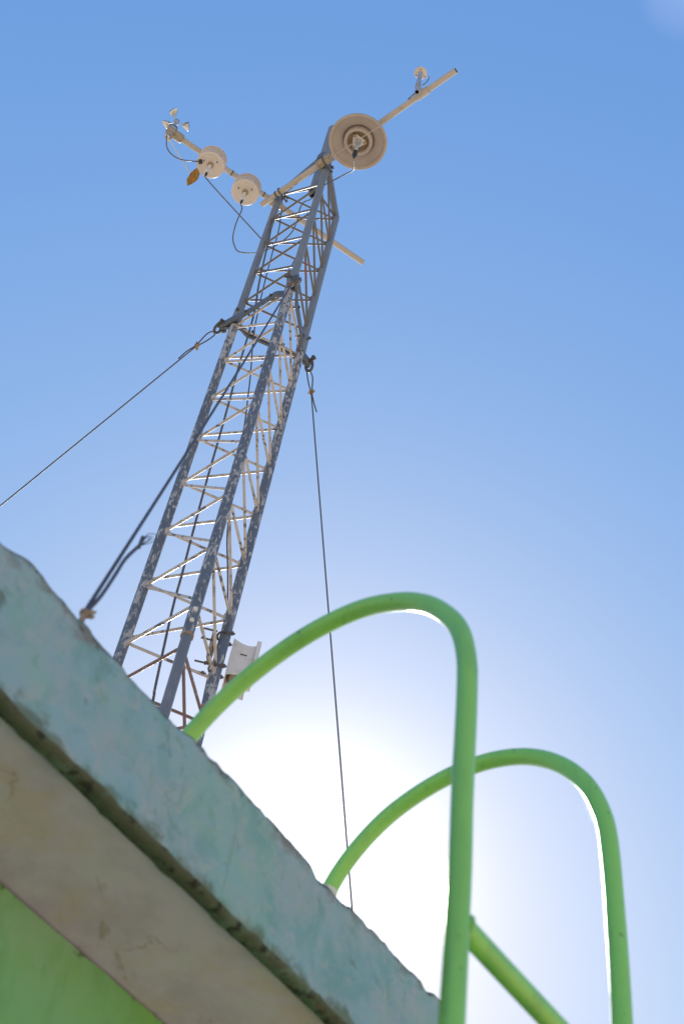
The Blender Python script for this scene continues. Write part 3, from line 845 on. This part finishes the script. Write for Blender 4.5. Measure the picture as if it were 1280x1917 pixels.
m = MB(); m.tube([pc - da1 * 0.035, pc + da1 * 0.045], RA + 0.005, 16); m.box((pc + pp) / 2, (0.03, 0.05, 0.035), (da1, side, V((0, 0, 1)))); m.build('clamp', 'arm', ps)
for zz, hh in ((0.02, 0.006), (0.06, 0.004)):
    m = MB(); m.lathe([(0.0137, -hh), (0.0162, -hh + 0.001), (0.0162, hh - 0.001), (0.0137, hh)], pp + V((0, 0, zz)), n=20); m.build('hose_clip', 'clamp', ps)

# ------------------------------------------------------------------ wind sensor: cups above, vane below
wc = b1 + db1 * 0.035
ws = empty('wind_sensor', wc)
tag(ws, 'wind sensor with three metal cups on top and an ochre vane below', 'wind gauge')
m = MB(); m.tube([wc - db1 * 0.055, wc - db1 * 0.05, wc + db1 * 0.05, wc + db1 * 0.055], [0.024, 0.028, 0.028, 0.024], 18); m.build('clamp', 'clamp', ws)
bc = wc + V((-0.012, -0.006, 0)) - db1 * 0.012
m = MB(); m.lathe([(0.0, -0.075), (0.020, -0.075), (0.023, -0.07), (0.023, -0.02), (0.018, 0.0), (0.018, 0.02)], bc, n=20); m.build('vane_body', 'clamp', ws)
m = MB(); m.lathe([(0.0, -0.077), (0.012, -0.077), (0.012, -0.072)], bc, n=16); m.build('end_cap', 'rust', ws)
m = MB(); m.lathe([(0.024, 0.015), (0.030, 0.022), (0.030, 0.060), (0.026, 0.068), (0.020, 0.085), (0.014, 0.095), (0.012, 0.140), (0.017, 0.143), (0.018, 0.165), (0.010, 0.172), (0, 0.173)], bc, n=24)
m.build('body', 'blue_metal', ws)
m = MB(); m.lathe([(0.0302, 0.034), (0.0315, 0.036), (0.0315, 0.041), (0.0302, 0.043)], bc, n=24); m.build('band', 'black', ws)
hub = bc + V((0, 0, 0.155))
for ang in (22, 168, 262):
    a = radians(ang)
    dd = V((cos(a), sin(a), 0)); tt = V((-sin(a), cos(a), 0)); ca = (tt * 0.75 + dd * 0.66).normalized()
    m = MB(); cc = hub + dd * 0.064 - ca * 0.014
    m.lathe([(0.022, -0.004), (0.0245, -0.001), (0.0225, 0.009), (0.015, 0.028), (0.006, 0.042), (0.0, 0.046)], cc, ca, 24)
    m.lathe([(0.022, -0.004), (0.020, 0.009), (0.013, 0.027), (0.0, 0.042)], cc, ca, 24)
    cup = m.build('cup', 'steel', ws)
    m = MB(); m.tube([hub, hub + dd * 0.048], 0.0032, 8); m.build('spoke', 'steel', cup)
rod0 = V((bc.x, bc.y, 7.55 + CAMZ)); r0 = V((-1.79857, 3.13391, 7.55 + CAMZ)); r1 = V((-1.74543, 3.37021, 7.55 + CAMZ))
hd = (r1 - r0).normalized()
m = MB(); vb = V((bc.x + 0.010, bc.y + 0.008, 7.628 + CAMZ))
m.tube([V((vb.x, vb.y, bc.z - 0.07)), vb - V((0, 0, 0.008))], 0.010, 12); m.build('vane_spindle', 'steel', ws)
m = MB(); rend = r0 + hd * 0.262; rdir = (rend - vb).normalized(); m.tube([vb - rdir * 0.03, vb, rend], 0.0035, 8); m.build('vane_rod', 'steel', ws)
m = MB(); cw = vb - rdir * 0.018
m.tube([cw - rdir * 0.022, cw - rdir * 0.016, cw + rdir * 0.012, cw + rdir * 0.016], [0.006, 0.012, 0.012, 0.008], 14); m.build('counterweight', 'steel', ws)
m = MB(); nv = V((-hd.y, hd.x, 0)) * 0.0018
out2 = [(0.239, 7.444), (0.268, 7.419), (0.292, 7.495), (0.318, 7.590), (0.327, 7.656), (0.321, 7.713), (0.276, 7.696), (0.258, 7.62), (0.247, 7.56)]
vf = [r0 + hd * a + V((0, 0, z + CAMZ - r0.z)) for a, z in out2]
k = len(vf)
m.add([p + nv for p in vf] + [p - nv for p in vf], [tuple(range(k)), tuple(range(k, 2 * k))] + [(i, (i + 1) % k, k + (i + 1) % k, k + i) for i in range(k)], False)
m.build('vane', 'vane', ws)

# ------------------------------------------------------------------ junction box clamped to the mast
jb = empty('junction_box', V((-0.835, 3.785, 3.79 + CAMZ)))
tag(jb, 'dusty white open bottomed equipment box strapped to the right leg of the mast', 'box')
jx, jy, jz = V((0.97, 0.24, 0)), V((-0.24, 0.97, 0)), V((0, 0, 1))
jo = V((-0.880, 3.742, CAMZ))
def J(x, y, z):
    return jo + jx * x + jy * y + jz * z
m = MB()
xs = [0.0, 0.02, 0.04, 0.06, 0.08, 0.092]
tops = [4.000, 3.989, 3.981, 3.978, 3.981, 3.988]
t_ = 0.004
def sheet(pts_o, off):
    k = len(pts_o)
    m.add([p for p in pts_o] + [p + off for p in pts_o], [tuple(range(k)), tuple(range(k, 2 * k))] + [(i, (i + 1) % k, k + (i + 1) % k, k + i) for i in range(k)], False)
sheet([J(x, 0, z) for x, z in zip(xs, tops)] + [J(0.092, 0, 3.825), J(0.0, 0, 3.80)], jy * t_)                    # front
sheet([J(0, 0.0045, 4.0), J(0, 0.09, 4.0), J(0, 0.09, 3.77), J(0, 0.0045, 3.80)], jx * t_)                          # leg side
sheet([J(0.0045, 0.09, 3.995), J(0.0915, 0.09, 3.985), J(0.0915, 0.09, 3.77), J(0.0045, 0.09, 3.77)], -jy * t_)       # back
m.build('shell', 'box', jb)
m = MB(); vsx = [J(x, y, z - 0.006) for x, z in zip(xs, tops) for y in (0.0045, 0.086)]
m.add(vsx, [(2 * i, 2 * i + 2, 2 * i + 3, 2 * i + 1) for i in range(5)]); m.build('top_panel', 'box', jb)
m = MB(); sheet([J(0.0925, -0.012, 4.008), J(0.0925, 0.105, 4.0), J(0.0925, 0.105, 3.835), J(0.0925, 0.075, 3.825), J(0.0925, 0.0, 3.86), J(0.0925, -0.012, 3.88)], jx * 0.018); m.build('side_flange', 'box', jb, bevel=0.003)
m = MB(); m.tube([J(0.045, 0.05, 3.99), J(0.045, 0.05, 3.83)], 0.028, 16); m.build('gland', 'stained', jb)
m = MB(); m.box(J(0.052, -0.0005, 3.921), (0.026, 0.003, 0.0045), (jx, jy, jz)); m.build('vent_slot', 'void', jb)
lc = LEG[2]
m = MB()
for z in (3.975, 3.79):
    m = MB(); c = lc + V((0, 0, z + CAMZ))
    ubolt(m, c, V((0, 0, 1)), jx, 0.031, 0.035, 0.0045)
    m.build('u_bolt', 'iron', jb)
m = MB(); m.box(lc + V((-0.038, -0.012, 3.90 + CAMZ)), (0.012, 0.05, 0.15)); m.build('bracket', 'rust', jb)
for z in (3.985, 3.93, 3.80, 3.745):
    m = MB(); c = lc + V((-0.03, -0.02, z + CAMZ)); m.tube([c, c + V((-0.055, -0.012, 0))], 0.004, 8); m.tube([c + V((-0.008, -.002, 0)), c + V((-0.018, -0.004, 0))], 0.008, 6); m.build('bolt', 'iron', jb)

# ------------------------------------------------------------------ cables
CABLES = [
 ('sensor_cable', 'black cable looping from the wind sensor to a plug on the outer shield', 'cable', 0.0036,
  [(-1.885, 3.165, 9.215), (-1.882, 3.218, 9.172), (-1.861, 3.25, 9.149), (-1.821, 3.275, 9.135), (-1.774, 3.287, 9.131), (-1.727, 3.303, 9.16), (-1.703, 3.3155, 9.187)]),
 ('sensor_cable', 'taut dark cable from the outer shield straight to the mast leg', 'cable', 0.0036,
  [(-1.632, 3.333, 9.026), (-1.624, 3.338, 9.01), (-1.53, 3.40, 8.935), (-1.268, 3.569, 8.74)]),
 ('sensor_cable', 'slack cable hanging in a loop from the inner shield and curling into the mast', 'cable', 0.0036,
  [(-1.4324, 3.4944, 9.024), (-1.416, 3.489, 8.975), (-1.413, 3.498, 8.938), (-1.428, 3.529, 8.909), (-1.442, 3.567, 8.875), (-1.45, 3.617, 8.832), (-1.437, 3.653, 8.802), (-1.41, 3.678, 8.782), (-1.338, 3.684, 8.781), (-1.277, 3.676, 8.791), (-1.211, 3.652, 8.813), (-1.152, 3.619, 8.842), (-1.106, 3.576, 8.876), (-1.082, 3.521, 8.917), (-1.074, 3.475, 8.949), (-1.054, 3.442, 8.973), (-1.024, 3.431, 8.981), (-0.992, 3.40, 8.967)]),
 ('sensor_cable', 'dark cable curving from the dish probe back to the mast head', 'cable', 0.0036,
  [(-0.7705, 3.200, 9.040), (-0.774, 3.27, 9.10), (-0.788, 3.308, 9.14), (-0.824, 3.336, 9.165), (-0.869, 3.364, 9.167), (-0.921, 3.39, 9.152), (-0.957, 3.408, 9.144), (-0.991, 3.427, 9.137), (-1.04, 3.46, 9.10)]),
 ('sensor_cable', 'pale thin wire stretched across the front of the round dish', 'cable_pale', 0.0028,
  [(-0.510, 2.952, 9.226), (-0.538, 2.974, 9.207), (-0.566, 2.995, 9.187), (-0.622, 3.024, 9.134), (-0.692, 3.052, 9.079), (-0.765, 3.1, 9.059), (-0.843, 3.16, 9.08), (-0.901, 3.22, 9.154), (-0.93, 3.27, 9.21)]),
 ('sensor_cable', 'short black lead from the disc sensor post to its boom', 'cable', 0.0036,
  [(-0.430, 2.885, 9.365), (-0.440, 2.890, 9.336), (-0.452, 2.902, 9.323), (-0.472, 2.919, 9.318), (-0.492, 2.948, 9.342)]),
 ('sensor_cable', 'tiny wire curl beside the top of the disc sensor post', 'cable', 0.0026,
  [(-0.414, 2.880, 9.50), (-0.389, 2.858, 9.475), (-0.386, 2.865, 9.445), (-0.401, 2.878, 9.420), (-0.418, 2.885, 9.40)]),
 ('down_lead', 'dark cable bundle running down the middle of the mast from end to end', 'cable', 0.0052,
  [(-1.242, 3.55, 8.975), (-1.22, 3.551, 8.756), (-1.206, 3.549, 8.489), (-1.187, 3.55, 8.15), (-1.161, 3.55, 7.832), (-1.151, 3.55, 7.303), (-1.137, 3.552, 6.792), (-1.128, 3.55, 6.374), (-1.116, 3.552, 5.983), (-1.107, 3.552, 5.744), (-1.102, 3.548, 5.577), (-1.091, 3.548, 5.378), (-1.073, 3.551, 5.097), (-1.058, 3.549, 4.91), (-0.968, 3.55, 3.45)]),
 ('down_lead', 'thin grey cable straying from the mast head to the leg carrying the box', 'cable', 0.0036,
  [(-1.209, 3.572, 9.156), (-1.187, 3.574, 8.876), (-1.18, 3.574, 8.606), (-1.168, 3.574, 8.227), (-1.154, 3.576, 7.937), (-1.137, 3.574, 7.679), (-1.091, 3.576, 7.303), (-1.065, 3.576, 7.055), (-1.045, 3.579, 6.846), (-1.02, 3.581, 6.447), (-0.99, 3.60, 6.1), (-0.955, 3.64, 5.9), (-0.930, 3.680, 5.75)]),
 ('down_lead', 'thin cable hugging the inside of the near mast leg', 'cable', 0.0034,
  [(-1.015, 3.49, 9.0), (-1.007, 3.47, 8.42), (-1.019, 3.44, 8.109), (-1.005, 3.43, 7.96), (-0.998, 3.42, 7.594), (-0.985, 3.41, 7.164), (-0.985, 3.405, 6.725), (-0.985, 3.40, 6.308), (-0.98, 3.40, 5.6), (-0.98, 3.40, 5.0), (-0.98, 3.42, 3.45)]),
 ('down_lead', 'thin cable drooping down from the back of the box', 'cable', 0.0034,
  [(-0.905, 3.689, 5.66), (-0.915, 3.700, 5.54), (-0.928, 3.712, 5.47), (-0.938, 3.74, 5.435), (-0.950, 3.775, 5.40), (-0.955, 3.80, 5.369), (-0.95, 3.80, 5.2), (-0.95, 3.78, 4.8), (-0.95, 3.78, 3.45)]),
]
for nm, lab, mt_, r, pts in CABLES:
    if 'dish probe' in lab or 'disc sensor' in lab:      # these hang from the lower boom
        pts = [(x * 0.984, y * 0.984, (z - CAMZ) * 0.984 + CAMZ) for x, y, z in pts]
    m = MB(); m.tube(smooth(pts, 6), r, 8)
    o = m.build(nm, mt_, loc=pts[0])
    tag(o, lab, 'cable', 'sensor leads' if nm == 'sensor_cable' else 'cables running down the mast')
